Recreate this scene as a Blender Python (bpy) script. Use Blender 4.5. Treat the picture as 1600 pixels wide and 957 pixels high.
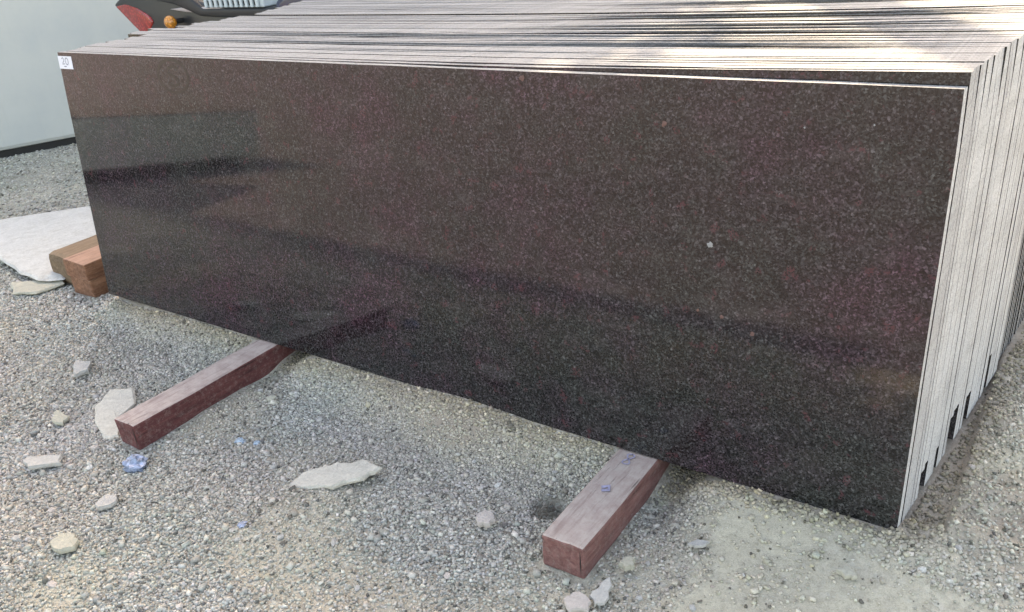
import bpy, bmesh, math, random
import numpy as np
from mathutils import Vector, Matrix, noise as mnoise

for o in list(bpy.data.objects):
    bpy.data.objects.remove(o, do_unlink=True)
sc = bpy.context.scene
col = sc.collection
R = math.radians
random.seed(7)
rng = np.random.default_rng(11)

# ------------------------------------------------------------------ camera
LEAN = 0.10496
SLAB_H = 0.9
cam_d = bpy.data.cameras.new('camera')
cam = bpy.data.objects.new('camera', cam_d)
col.objects.link(cam)
a = Vector((0.82456942, 0.55850073, -0.09034487))
b = Vector((-0.18069495, 0.41129867, 0.89341073))
c = Vector((-0.53612927, 0.72035431, -0.44006257))
m = Matrix((a, b, -c)).transposed().to_4x4()
m.translation = Vector((3.07638, -1.53955, 1.27692))
cam.matrix_world = m
cam_d.sensor_width = 36
cam_d.lens = 1338.674 / 1600 * 36
cam_d.clip_start = 0.02
cam_d.clip_end = 2000
sc.camera = cam

# ------------------------------------------------------------------ light
SUN_EL = R(40)
sdir = Vector((-0.53, 0.85, math.tan(SUN_EL) * math.hypot(0.53, 0.85))).normalized()
world = bpy.data.worlds.new('World')
sc.world = world
world.use_nodes = True
nt = world.node_tree
bg = nt.nodes['Background']
sky = nt.nodes.new('ShaderNodeTexSky')
sky.sky_type = 'NISHITA'
sky.sun_disc = False
sky.sun_elevation = SUN_EL
sky.sun_rotation = math.atan2(sdir.x, sdir.y)
sky.air_density = 1.0
sky.dust_density = 2.5
sky.ozone_density = 1.0
nt.links.new(sky.outputs[0], bg.inputs[0])
bg.inputs[1].default_value = 0.15
sun_d = bpy.data.lights.new('sun', 'SUN')
sun_d.energy = 2.0
sun_d.angle = R(0.6)
sun_d.color = (1.0, 0.93, 0.82)
sun = bpy.data.objects.new('sun', sun_d)
col.objects.link(sun)
sun.rotation_euler = sdir.to_track_quat('Z', 'Y').to_euler()
sc.view_settings.view_transform = 'Standard'
sc.view_settings.look = 'None'
sc.view_settings.gamma = 1
sc.view_settings.use_curve_mapping = False
sc.view_settings.exposure = 2.4
sc.view_settings.use_white_balance = True
sc.view_settings.white_balance_temperature = 9300
sc.view_settings.white_balance_tint = 12

# ------------------------------------------------------------------ helpers
def tag(o, label=None, cat=None, group=None, kind=None):
    if label: o['label'] = label
    if cat: o['category'] = cat
    if group: o['group'] = group
    if kind: o['kind'] = kind
    return o

def empty(name, loc=(0, 0, 0)):
    o = bpy.data.objects.new(name, None)
    o.empty_display_size = 0.1
    o.location = loc
    col.objects.link(o)
    return o

def link(name, me, mats=(), parent=None):
    o = bpy.data.objects.new(name, me)
    for mt in (mats if isinstance(mats, (list, tuple)) else [mats]):
        me.materials.append(mt)
    col.objects.link(o)
    if parent is not None:
        o.parent = parent
        o.matrix_parent_inverse = Matrix.Translation(-Vector(parent.location)) if parent.rotation_euler[:] == (0, 0, 0) else parent.matrix_basis.inverted()
    return o

def from_bm(name, bm, mats=(), parent=None, smooth=False):
    me = bpy.data.meshes.new(name)
    bmesh.ops.recalc_face_normals(bm, faces=bm.faces)
    bm.to_mesh(me)
    bm.free()
    if smooth:
        for p in me.polygons: p.use_smooth = True
    return link(name, me, mats, parent)

def bm_box(bm, x0, x1, y0, y1, z0, z1, bev=0.0, seg=2):
    r = bmesh.ops.create_cube(bm, size=1)
    vs = r['verts']
    for v in vs:
        v.co = Vector((x0 + (v.co.x + .5) * (x1 - x0), y0 + (v.co.y + .5) * (y1 - y0), z0 + (v.co.z + .5) * (z1 - z0)))
    if bev:
        es = list({e for v in vs for e in v.link_edges})
        bmesh.ops.bevel(bm, geom=es, offset=bev, segments=seg, affect='EDGES', profile=.5)
    return bm

def bm_prism_xz(bm, pts, y0, y1, bev=0.0, seg=3):
    """side profile in x,z pulled along y"""
    f = [bm.verts.new((x, y0, z)) for x, z in pts]
    g = [bm.verts.new((x, y1, z)) for x, z in pts]
    n = len(pts)
    fs = [bm.faces.new(f), bm.faces.new(list(reversed(g)))]
    for i in range(n):
        fs.append(bm.faces.new((f[i], g[i], g[(i + 1) % n], f[(i + 1) % n])))
    bmesh.ops.recalc_face_normals(bm, faces=fs)
    if bev:
        es = list({e for v in f + g for e in v.link_edges})
        bmesh.ops.bevel(bm, geom=es, offset=bev, segments=seg, affect='EDGES', profile=.5)
    return bm

def bm_tube(bm, pts, r, n=10):
    pts = [Vector(p) for p in pts]
    rings = []
    for i, p in enumerate(pts):
        d = (pts[min(i + 1, len(pts) - 1)] - pts[max(i - 1, 0)]).normalized()
        u = d.orthogonal().normalized() if i == 0 else (u - d * u.dot(d)).normalized()
        w = d.cross(u)
        rr = r[i] if isinstance(r, (list, tuple)) else r
        rings.append([bm.verts.new(p + (u * math.cos(2 * math.pi * k / n) + w * math.sin(2 * math.pi * k / n)) * rr) for k in range(n)])
    for A, B in zip(rings, rings[1:]):
        for k in range(n):
            bm.faces.new((A[k], A[(k + 1) % n], B[(k + 1) % n], B[k]))
    bm.faces.new(rings[0]); bm.faces.new(list(reversed(rings[-1])))
    return bm

def bm_torus(bm, cen, R0, r, n=40, k=10, sy=1.0):
    cen = Vector(cen)
    V = [[bm.verts.new(cen + Vector(((R0 + r * math.cos(2 * math.pi * j / k)) * math.cos(2 * math.pi * i / n),
                                     r * sy * math.sin(2 * math.pi * j / k),
                                     (R0 + r * math.cos(2 * math.pi * j / k)) * math.sin(2 * math.pi * i / n)))) for j in range(k)] for i in range(n)]
    for i in range(n):
        for j in range(k):
            bm.faces.new((V[i][j], V[(i + 1) % n][j], V[(i + 1) % n][(j + 1) % k], V[i][(j + 1) % k]))
    return bm

# ------------------------------------------------------------------ materials
class NT:
    def __init__(s, name):
        s.m = bpy.data.materials.new(name)
        s.m.use_nodes = True
        s.t = s.m.node_tree
        s.p = s.t.nodes['Principled BSDF']
    def n(s, typ, **kw):
        nd = s.t.nodes.new(typ)
        for k, v in kw.items():
            if k in nd.inputs: nd.inputs[k].default_value = v
            else: setattr(nd, k, v)
        return nd
    def l(s, o, i): s.t.links.new(o, i)
    def coord(s, which='Object', scale=(1, 1, 1)):
        tc = s.n('ShaderNodeTexCoord')
        mp = s.n('ShaderNodeMapping')
        mp.inputs['Scale'].default_value = scale
        s.l(tc.outputs[which], mp.inputs[0])
        return mp.outputs[0]
    def noise(s, vec, scale, detail=3, rough=.55, dist=0):
        nd = s.n('ShaderNodeTexNoise')
        nd.inputs['Scale'].default_value = scale
        nd.inputs['Detail'].default_value = detail
        nd.inputs['Roughness'].default_value = rough
        nd.inputs['Distortion'].default_value = dist
        s.l(vec, nd.inputs['Vector'])
        return nd.outputs['Fac']
    def vor(s, vec, scale, feature='F1', out='Color'):
        nd = s.n('ShaderNodeTexVoronoi', feature=feature)
        nd.inputs['Scale'].default_value = scale
        s.l(vec, nd.inputs['Vector'])
        return nd.outputs[out]
    def ramp(s, fac, stops, interp='LINEAR'):
        r = s.n('ShaderNodeValToRGB')
        r.color_ramp.interpolation = interp
        el = r.color_ramp.elements
        while len(el) < len(stops): el.new(.5)
        for e, (p, cc) in zip(el, stops):
            e.position = p
            e.color = (cc, cc, cc, 1) if isinstance(cc, (int, float)) else (*cc, 1)
        s.l(fac, r.inputs[0])
        return r.outputs[0]
    def mix(s, fac, A, B, mode='MIX'):
        nd = s.n('ShaderNodeMix', data_type='RGBA', blend_type=mode)
        for sock, v in ((nd.inputs[0], fac), (nd.inputs[6], A), (nd.inputs[7], B)):
            if isinstance(v, (int, float)): sock.default_value = v
            elif isinstance(v, tuple): sock.default_value = (*v, 1)
            else: s.l(v, sock)
        return nd.outputs[2]
    def math(s, op, A, B=0.0):
        nd = s.n('ShaderNodeMath', operation=op)
        for sock, v in ((nd.inputs[0], A), (nd.inputs[1], B)):
            if isinstance(v, (int, float)): sock.default_value = v
            else: s.l(v, sock)
        return nd.outputs[0]
    def bump(s, h, strength=.3, dist=.01):
        nd = s.n('ShaderNodeBump')
        nd.inputs['Strength'].default_value = strength
        nd.inputs['Distance'].default_value = dist
        s.l(h, nd.inputs['Height'])
        s.l(nd.outputs[0], s.p.inputs['Normal'])
    def base(s, v):
        if isinstance(v, tuple): s.p.inputs['Base Color'].default_value = (*v, 1)
        else: s.l(v, s.p.inputs['Base Color'])
    def rough(s, v):
        if isinstance(v, (int, float)): s.p.inputs['Roughness'].default_value = v
        else: s.l(v, s.p.inputs['Roughness'])
    def attr(s, name, out='Color'):
        nd = s.n('ShaderNodeAttribute', attribute_name=name)
        return nd.outputs[out]

def plain(name, c_, rough=.5, metal=0.0, var=.12, scale=25):
    t = NT(name)
    v = t.coord()
    f = t.noise(v, scale, 4)
    lo = tuple(x * (1 - var) for x in c_); hi = tuple(min(1, x * (1 + var)) for x in c_)
    t.base(t.ramp(f, [(.3, lo), (.7, hi)]))
    t.rough(rough)
    t.p.inputs['Metallic'].default_value = metal
    return t.m

def mat_granite():
    t = NT('polished_granite')
    v = t.coord()
    big = t.noise(v, 2.3, 4, .6)
    mid = t.noise(v, 11, 4, .65)
    tint = t.math('ADD', t.math('MULTIPLY', big, .65), t.math('MULTIPLY', mid, .35))
    base = t.ramp(tint, [(.42, (.0240, .0250, .0245)), (.52, (.0290, .0235, .0265)), (.64, (.041, .0215, .0300))])
    # crystals: each cell its own tone
    cell = t.n('ShaderNodeTexVoronoi'); cell.inputs['Scale'].default_value = 300
    t.l(v, cell.inputs['Vector'])
    sep = t.n('ShaderNodeSeparateColor'); t.l(cell.outputs['Color'], sep.inputs[0])
    k1 = t.ramp(sep.outputs[0], [(0, .22), (.40, .65), (.72, 1.25), (.92, 1.95), (1, 2.6)])
    cell2 = t.n('ShaderNodeTexVoronoi'); cell2.inputs['Scale'].default_value = 175
    t.l(v, cell2.inputs['Vector'])
    sep2 = t.n('ShaderNodeSeparateColor'); t.l(cell2.outputs['Color'], sep2.inputs[0])
    k2 = t.ramp(sep2.outputs[1], [(0, .6), (.6, 1.0), (.9, 1.35), (1, 1.8)])
    c1 = t.mix(1.0, base, k1, 'MULTIPLY')
    c1 = t.mix(1.0, c1, k2, 'MULTIPLY')
    # scattered garnet-red flecks
    fl = t.ramp(t.noise(v, 26, 2), [(.60, 0), (.68, 1)])
    fl2 = t.ramp(sep.outputs[2], [(.45, 0), (.6, 1)])
    c1 = t.mix(t.math('MULTIPLY', t.math('MULTIPLY', fl, fl2), .75), c1, (.085, .030, .036))
    # thin film of dry stone dust in streaks
    dv = t.coord('Object', (1.2, 1.2, 4.0))
    dust = t.ramp(t.noise(dv, 3.2, 6, .7), [(.52, 0), (.78, 1)])
    c1 = t.mix(t.math('MULTIPLY', dust, .10), c1, (.28, .25, .235))
    t.base(c1)
    rr = t.ramp(t.noise(v, 6, 5), [(.3, .035), (.7, .075)])
    t.rough(rr)
    t.p.inputs['IOR'].default_value = 1.52
    t.bump(t.noise(v, 3, 2), .012, .01)
    return t.m

def mat_sawn(name='sawn_granite_edge', lo=.385, hi=.56):
    t = NT(name)
    v = t.coord()
    f = t.noise(v, 60, 5, .7)
    s = t.coord('Object', (6, 1, 1))
    g = t.noise(s, 8, 3)
    oi = t.n('ShaderNodeObjectInfo')
    base = t.ramp(f, [(.25, (lo * .98, lo * 1.0, lo * 1.03)), (.75, (hi * .98, hi * 1.0, hi * 1.03))])
    vals = t.ramp(oi.outputs['Random'], [(0, (.80, .79, .79)), (.5, (.95, .95, .95)), (1, (1, .99, .98))])
    base = t.mix(1, base, vals, 'MULTIPLY')
    st = t.ramp(g, [(.35, (.88, .87, .86)), (.6, (1, 1, 1))])
    base = t.mix(1, base, st, 'MULTIPLY')
    speck = t.vor(v, 420, out='Color')
    sp = t.n('ShaderNodeSeparateColor'); t.l(speck, sp.inputs[0])
    k = t.ramp(sp.outputs[0], [(.0, .55), (.3, .92), (1, 1.06)])
    base = t.mix(1, base, k, 'MULTIPLY')
    # upward faces painted greyer to offset the stronger skylight they catch
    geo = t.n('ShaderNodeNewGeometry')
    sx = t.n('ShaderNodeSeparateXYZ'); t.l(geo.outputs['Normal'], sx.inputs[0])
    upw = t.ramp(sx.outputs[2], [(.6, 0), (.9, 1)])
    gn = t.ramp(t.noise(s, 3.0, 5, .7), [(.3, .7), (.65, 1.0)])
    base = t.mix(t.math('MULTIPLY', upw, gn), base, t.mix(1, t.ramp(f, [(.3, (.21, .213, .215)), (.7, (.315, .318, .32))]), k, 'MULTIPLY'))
    t.base(base)
    t.rough(.85)
    t.bump(f, .4, .003)
    return t.m

def mat_wood(name, cA, cB, dust_c, dust_amt, axis='y'):
    t = NT(name)
    sc_ = (14, 1.2, 14) if axis == 'y' else (1.2, 14, 14)
    v = t.coord('Object', sc_)
    g = t.noise(v, 5, 6, .7, .6)
    base = t.ramp(g, [(.28, tuple(x * .55 for x in cA)), (.45, cA), (.7, cB)])
    v0 = t.coord()
    blot = t.noise(v0, 14, 5, .7)
    base = t.mix(t.ramp(blot, [(.45, 0), (.75, .5)]), base, tuple(x * .5 for x in cA))
    # dry dust that has settled on the upward faces
    geo = t.n('ShaderNodeNewGeometry')
    sx = t.n('ShaderNodeSeparateXYZ'); t.l(geo.outputs['Normal'], sx.inputs[0])
    upw = t.ramp(sx.outputs[2], [(.55, 0), (.9, 1)])
    dn = t.ramp(t.noise(v0, 22, 5, .75), [(.25, .55), (.6, 1)])
    gr = t.ramp(g, [(.3, .55), (.5, 1)])
    df = t.math('MULTIPLY', t.math('MULTIPLY', upw, dn), t.math('MULTIPLY', gr, dust_amt))
    base = t.mix(df, base, dust_c)
    # lighter scuffs on the sides
    sc2 = t.ramp(t.noise(v0, 40, 5, .8), [(.58, 0), (.8, .45)])
    base = t.mix(sc2, base, tuple(x * .8 for x in dust_c))
    # drying checks along the grain and ground-in dirt low on the sides
    ck = t.ramp(t.noise(t.coord('Object', (60, 1.6, 60) if axis == 'y' else (1.6, 60, 60)), 3, 4, .6), [(.30, 1), (.36, 0)])
    base = t.mix(t.math('MULTIPLY', ck, .75), base, tuple(x * .18 for x in cA))
    gs_ = t.ramp(t.noise(v0, 70, 6, .85), [(.5, 0), (.75, .55)])
    base = t.mix(gs_, base, tuple(x * .7 for x in dust_c))
    t.base(base)
    t.rough(.85)
    t.bump(t.math('SUBTRACT', g, ck), .7, .004)
    return t.m

def mat_gravel():
    t = NT('crushed_stone')
    v = t.coord()
    cc = t.attr('Col')
    f = t.ramp(t.noise(v, 240, 3, .7), [(.3, .78), (.7, 1.15)])
    t.base(t.mix(1, cc, f, 'MULTIPLY'))
    t.rough(.9)
    return t.m

def mat_ground():
    t = NT('gravel_ground')
    v = t.coord()
    dust = t.attr('dust', 'Fac')
    earth = t.attr('earth', 'Fac')
    pink = t.attr('pink', 'Fac')
    cel = t.n('ShaderNodeTexVoronoi'); cel.inputs['Scale'].default_value = 105
    t.l(v, cel.inputs['Vector'])
    sp = t.n('ShaderNodeSeparateColor'); t.l(cel.outputs['Color'], sp.inputs[0])
    g = t.ramp(sp.outputs[0], [(0, (.17, .16, .148)), (.35, (.325, .305, .268)), (.7, (.435, .41, .36)), (1, (.56, .55, .52))])
    hue = t.ramp(sp.outputs[1], [(0, (1.06, .98, .94)), (.5, (1, 1, 1)), (1, (.93, 1.0, 1.0))])
    g = t.mix(1, g, hue, 'MULTIPLY')
    ed = t.n('ShaderNodeTexVoronoi', feature='DISTANCE_TO_EDGE'); ed.inputs['Scale'].default_value = 105
    t.l(v, ed.inputs['Vector'])
    fin = t.noise(v, 260, 4, .8)
    dcol = t.ramp(t.noise(v, 70, 6, .8), [(.25, (.38, .345, .27)), (.5, (.53, .49, .39)), (.75, (.61, .57, .455))])
    pcol = t.ramp(t.noise(v, 50, 6, .8), [(.25, (.19, .150, .120)), (.5, (.33, .270, .225)), (.75, (.44, .375, .32))])
    dcol = t.mix(pink, dcol, pcol)
    dcol = t.mix(1, dcol, t.ramp(t.noise(v, 330, 4, .8), [(.3, .72), (.5, 1.0), (.7, 1.16)]), 'MULTIPLY')
    brk = t.ramp(t.noise(v, 38, 5, .75), [(.35, -.35), (.65, .35)])
    df = t.n('ShaderNodeMath', operation='ADD', use_clamp=True)
    dn = t.math('MULTIPLY', t.math('SUBTRACT', t.noise(v, 38, 5, .75), .5), 1.6)
    t.l(dust, df.inputs[0]); t.l(dn, df.inputs[1])
    c1 = t.mix(df.outputs[0], g, dcol)
    blot = t.ramp(t.noise(v, 1.7, 4), [(.35, (.88, .87, .86)), (.65, (1.06, 1.05, 1.02))])
    c1 = t.mix(1, c1, blot, 'MULTIPLY')
    ecol = t.ramp(t.noise(v, 3.5, 7, .75), [(.3, (.145, .120, .122)), (.5, (.215, .180, .184)), (.7, (.28, .240, .243))])
    c1 = t.mix(earth, c1, ecol)
    t.base(c1)
    t.rough(.95)
    h = t.math('ADD', t.math('MULTIPLY', ed.outputs[0], t.math('SUBTRACT', 1.0, dust)), t.math('MULTIPLY', fin, .25))
    t.bump(h, .9, .012)
    return t.m

M = {}
M['granite'] = mat_granite()
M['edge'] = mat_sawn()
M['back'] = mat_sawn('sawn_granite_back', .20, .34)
M['gravel'] = mat_gravel()
M['ground'] = mat_ground()
M['wood_red'] = mat_wood('red_stained_timber', (.115, .032, .032), (.18, .058, .055), (.52, .42, .375), 1.0)
M['wood_worn'] = mat_wood('worn_red_brown_timber', (.19, .080, .072), (.30, .145, .13), (.47, .395, .355), 1.0)
M['wood_orange'] = mat_wood('orange_brown_timber', (.20, .085, .045), (.36, .18, .11), (.55, .33, .24), .75)
M['wood_tan'] = mat_wood('tan_timber', (.15, .095, .055), (.27, .185, .115), (.33, .22, .14), .6)
def mat_pale_stone(name, c_, var=.1):
    t = NT(name)
    v = t.coord()
    f = t.noise(v, 22, 6, .7)
    cA = t.ramp(f, [(.3, tuple(x * (1 - var) for x in c_)), (.7, tuple(min(.85, x * (1 + var)) for x in c_))])
    d = t.ramp(t.noise(v, 18, 6, .75), [(.50, 0), (.75, .5)])
    cA = t.mix(d, cA, (.33, .30, .245))
    fn = t.noise(v, 120, 6, .8)
    cA = t.mix(1, cA, t.ramp(fn, [(.3, .78), (.65, 1.06)]), 'MULTIPLY')
    t.base(cA); t.rough(.85)
    t.bump(t.math('ADD', f, t.math('MULTIPLY', fn, .6)), .8, .006)
    return t.m
M['white_stone'] = mat_pale_stone('white_marble_offcut', (.60, .585, .55))
M['flake_stone'] = mat_pale_stone('cream_white_flake', (.60, .56, .49))
M['cream_stone'] = mat_pale_stone('cream_stone', (.48, .455, .37))
M['pale_stone'] = mat_pale_stone('pale_stone', (.48, .46, .43))
M['pink_stone'] = mat_pale_stone('pinkish_stone', (.54, .48, .44))
M['white_marble'] = mat_pale_stone('white_marble_block', (.80, .775, .68), .05)
def mat_cabin():
    t = NT('pale_grey_painted_steel')
    v = t.coord()
    f = t.noise(v, 2.2, 5, .65)
    cA = t.ramp(f, [(.3, (.42, .445, .445)), (.55, (.48, .495, .475)), (.75, (.50, .505, .505))])
    dv = t.coord('Object', (9, 9, .7))
    d = t.ramp(t.noise(dv, 3, 5, .7), [(.55, 0), (.8, .22)])
    cA = t.mix(d, cA, (.40, .40, .36))
    t.base(cA); t.rough(.45)
    t.bump(t.noise(v, 1.5, 2), .12, .03)
    return t.m
M['cabin'] = mat_cabin()
M['dark_steel'] = plain('dark_steel', (.018, .018, .019), .55, .3)
M['black_plastic'] = plain('black_plastic', (.022, .022, .023), .38)
M['black_rubber'] = plain('black_rubber', (.018, .018, .018), .8)
M['seat_vinyl'] = plain('seat_vinyl', (.016, .016, .018), .5)
M['blue_paint'] = plain('dark_blue_paint', (.022, .028, .065), .2)
M['silver'] = plain('pinkish_silver_stripe', (.42, .37, .37), .35, .2)
M['chrome'] = plain('chrome', (.6, .6, .6), .2, 1.0, .05)
M['alloy'] = plain('cast_alloy', (.30, .30, .30), .45, .8)
M['crate'] = plain('pale_grey_blue_plastic', (.47, .53, .55), .5)
M['paper'] = plain('white_paper', (.72, .72, .76), .8, 0, .04)
M['ink'] = plain('grey_ink', (.16, .16, .20), .7)
M['chalk_red'] = plain('faint_red_crayon', (.011, .003, .004), .35, 0, .3, 60)
M['paint_dab'] = plain('white_paint_dab', (.26, .26, .26), .8)
M['rust_dab'] = plain('rusty_dab', (.12, .060, .050), .6, 0, .3, 80)
M['chalk_blue'] = plain('blue_chalk', (.31, .30, .42), .9, 0, .25, 90)
M['blue_plastic'] = plain('crumpled_blue_plastic', (.24, .29, .40), .35, 0, .6, 60)
M['blue_paper'] = plain('faded_blue_scrap', (.31, .40, .48), .6, 0, .4, 80)
def mat_lens(name, c_):
    t = NT(name)
    v = t.coord()
    w = t.n('ShaderNodeTexVoronoi'); w.inputs['Scale'].default_value = 70
    t.l(v, w.inputs['Vector'])
    cA = t.ramp(w.outputs['Distance'], [(.0, tuple(min(1, x * 1.35) for x in c_)), (.6, tuple(x * .6 for x in c_))])
    t.base(cA); t.rough(.12)
    t.p.inputs['Coat Weight'].default_value = .5
    t.bump(w.outputs['Distance'], .3, .004)
    return t.m
M['red_lens'] = mat_lens('red_lens', (.42, .028, .022))
M['amber_lens'] = mat_lens('amber_lens', (.72, .26, .03))
M['dulling_cover'] = plain('brown_dulling_cover', (.19, .15, .145), .95, 0, .2, 9)
M['bldg'] = plain('limewashed_plaster', (.46, .42, .36), .9, 0, .15, 2)
M['roof'] = plain('grey_sheet_roof', (.22, .22, .23), .6, .3, .15, 3)
M['concrete'] = plain('concrete', (.33, .32, .30), .9, 0, .15, 8)
M['bark'] = plain('bark', (.085, .06, .042), .95, 0, .35, 12)
M['leaf'] = plain('leaf', (.055, .095, .03), .6, 0, .4, 3)

# ------------------------------------------------------------------ ground
STX0, STX1, STY0, STY1 = 0.06, 2.90, 0.015, 1.35     # footprint of the stacks

def vnoise(x, y, s, seed):
    """cheap value noise for numpy arrays"""
    r = np.random.default_rng(seed)
    T = r.random((64, 64))
    u = x * s; w = y * s
    i = np.floor(u).astype(int); j = np.floor(w).astype(int)
    fu = u - i; fw = w - j
    fu = fu * fu * (3 - 2 * fu); fw = fw * fw * (3 - 2 * fw)
    g = lambda p, q: T[p % 64, q % 64]
    return (g(i, j) * (1 - fu) + g(i + 1, j) * fu) * (1 - fw) + (g(i, j + 1) * (1 - fu) + g(i + 1, j + 1) * fu) * fw

def footdist(x, y):
    dx = np.maximum(np.maximum(STX0 - x, x - (STX1 + .10 * np.clip(y, 0, 1.3))), 0)
    dy = np.maximum(np.maximum(STY0 - y, y - STY1), 0)
    return np.hypot(dx, dy)

def zone_dust(x, y):
    d = np.zeros_like(x)
    n1 = vnoise(x, y, 3.1, 3); n2 = vnoise(x, y, 9.0, 4)
    nn = n1 * .6 + n2 * .4
    right = np.clip((x - 2.36) / .22, 0, 1) * np.clip((y + .62) / .25, 0, 1)
    d = np.maximum(d, right * (.35 + .95 * nn))
    base = np.exp(-(footdist(x, y) / .07) ** 2)
    d = np.maximum(d, base * (.45 + .6 * nn))
    mid = np.exp(-(((x - 1.72) / .42) ** 2 + ((y + .06) / .11) ** 2))
    d = np.maximum(d, mid * (.7 + .5 * n2))
    low = np.clip((n1 - .62) * 2.2, 0, .55) * (y < .3)
    d = np.maximum(d, low)
    far = np.clip((-x - .6) / 1.5, 0, .38)
    d = np.maximum(d, far * (.5 + nn))
    return np.clip(d, 0, 1)

def zone_pink(x, y):
    n = vnoise(x, y, 5.0, 9)
    p = np.exp(-(((x - 1.72) / .45) ** 2 + ((y + .05) / .12) ** 2)) * .95
    p = np.maximum(p, np.clip((x - 2.87) / .1, 0, 1) * np.clip(y / .2 + .4, 0, 1) * np.clip(n * 1.6 - .2, 0, .8))
    p = np.maximum(p, np.exp(-(footdist(x, y) / .045) ** 2) * .9)
    return np.clip(p, 0, 1)

def zone_earth(x, y):
    n = vnoise(x, y, 1.3, 21)
    return np.clip((-y - 1.12 + (n - .5) * .25) / .25, 0, 1)

def ground_z(x, y):
    d = footdist(x, y)
    n = vnoise(x, y, 4, 5); n2 = vnoise(x, y, 13, 6); n3 = vnoise(x, y, 31, 7)
    w = .055 + .03 * n
    w = w + np.clip((x - 2.35) / .3, 0, 1) * .14
    bm_ = 1 - .9 * np.exp(-((x - .99) / .10) ** 2) - .9 * np.exp(-((x - 2.355) / .09) ** 2)
    z = -.076 + .076 * bm_ * np.exp(-(d / w) ** 1.6)
    # little ridge of swept dirt against the slab
    z = z + .012 * np.exp(-((x - 1.75) / .30) ** 2) * np.exp(-(d / .09) ** 2)
    z = z + .006 * np.exp(-((x - 1.1) / .3) ** 2) * np.exp(-(d / .09) ** 2)
    z = z - .012 * np.exp(-((x - .1) / .18) ** 2) * np.exp(-(d / .15) ** 2)
    z = z + np.where(x > 2.4, np.clip((x - 2.4) / .5, 0, 1) * .018 * np.clip((y + .7) / .4, 0, 1), 0) * (1 - np.exp(-(d / w) ** 1.6))
    z = z + np.where((x > 2.85) & (y > -.2), (n2 - .5) * .012 + (n3 - .5) * .010, 0)
    z = z + ((n - .5) * .012 + (n2 - .5) * .006 + (n3 - .5) * .0035) * (1 - .7 * np.exp(-(d / .07) ** 2))
    z = z - .030 * np.exp(-((x - 2.365) / .045) ** 2) * np.exp(-((y + .05) / .09) ** 2) - .016 * np.exp(-((x - .995) / .05) ** 2) * np.exp(-((y + .05) / .09) ** 2)
    # hollow beside the second timber
    z = z - .085 * np.exp(-(((x - 2.130) / .034) ** 2 + ((y + .190) / .042) ** 2) ** 2)
    # smoother and lower under the stacks
    ins = (x > STX0) & (x < STX1 + .05) & (y > .05) & (y < STY1)
    z = np.where(ins, np.minimum(z, -.02), z)
    far = np.clip((np.hypot(x - 1, y) - 6) / 10, 0, 1)
    return z * (1 - far) + (-.07) * far

def axis_coords(lo, hi, step, far):
    core = np.arange(lo, hi + step * .5, step)
    out = []
    s = step; p = hi
    while p < far:
        s *= 1.22; p += s; out.append(p)
    out2 = []
    s = step; p = lo
    while p > -far:
        s *= 1.22; p -= s; out2.append(p)
    return np.array(out2[::-1] + list(core) + out)

gx = axis_coords(-1.2, 3.6, .012, 500)
gy = axis_coords(-1.35, 1.3, .012, 500)
X, Y = np.meshgrid(gx, gy)
Z = ground_z(X, Y)
ny, nx = X.shape
verts = np.stack([X.ravel(), Y.ravel(), Z.ravel()], 1)
idx = np.arange(nx * ny).reshape(ny, nx)
quads = np.stack([idx[:-1, :-1].ravel(), idx[:-1, 1:].ravel(), idx[1:, 1:].ravel(), idx[1:, :-1].ravel()], 1)

def np_mesh(name, v, f):
    me = bpy.data.meshes.new(name)
    k = f.shape[1]
    me.vertices.add(len(v)); me.vertices.foreach_set('co', v.astype(np.float32).ravel())
    me.loops.add(f.size); me.loops.foreach_set('vertex_index', f.astype(np.int32).ravel())
    me.polygons.add(len(f))
    me.polygons.foreach_set('loop_start', np.arange(0, f.size, k, dtype=np.int32))
    me.polygons.foreach_set('loop_total', np.full(len(f), k, dtype=np.int32))
    me.update(calc_edges=True)
    return me

me = np_mesh('ground', verts, quads)
for nm, fn in (('dust', zone_dust), ('earth', zone_earth), ('pink', zone_pink)):
    at = me.attributes.new(nm, 'FLOAT', 'POINT')
    at.data.foreach_set('value', fn(X.ravel(), Y.ravel()).astype(np.float32))
me.polygons.foreach_set('use_smooth', np.ones(len(quads), dtype=bool))
ground = link('ground', me, M['ground'])
tag(ground, 'grey gravel and pale stone dust yard floor', 'ground', kind='structure')

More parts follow.
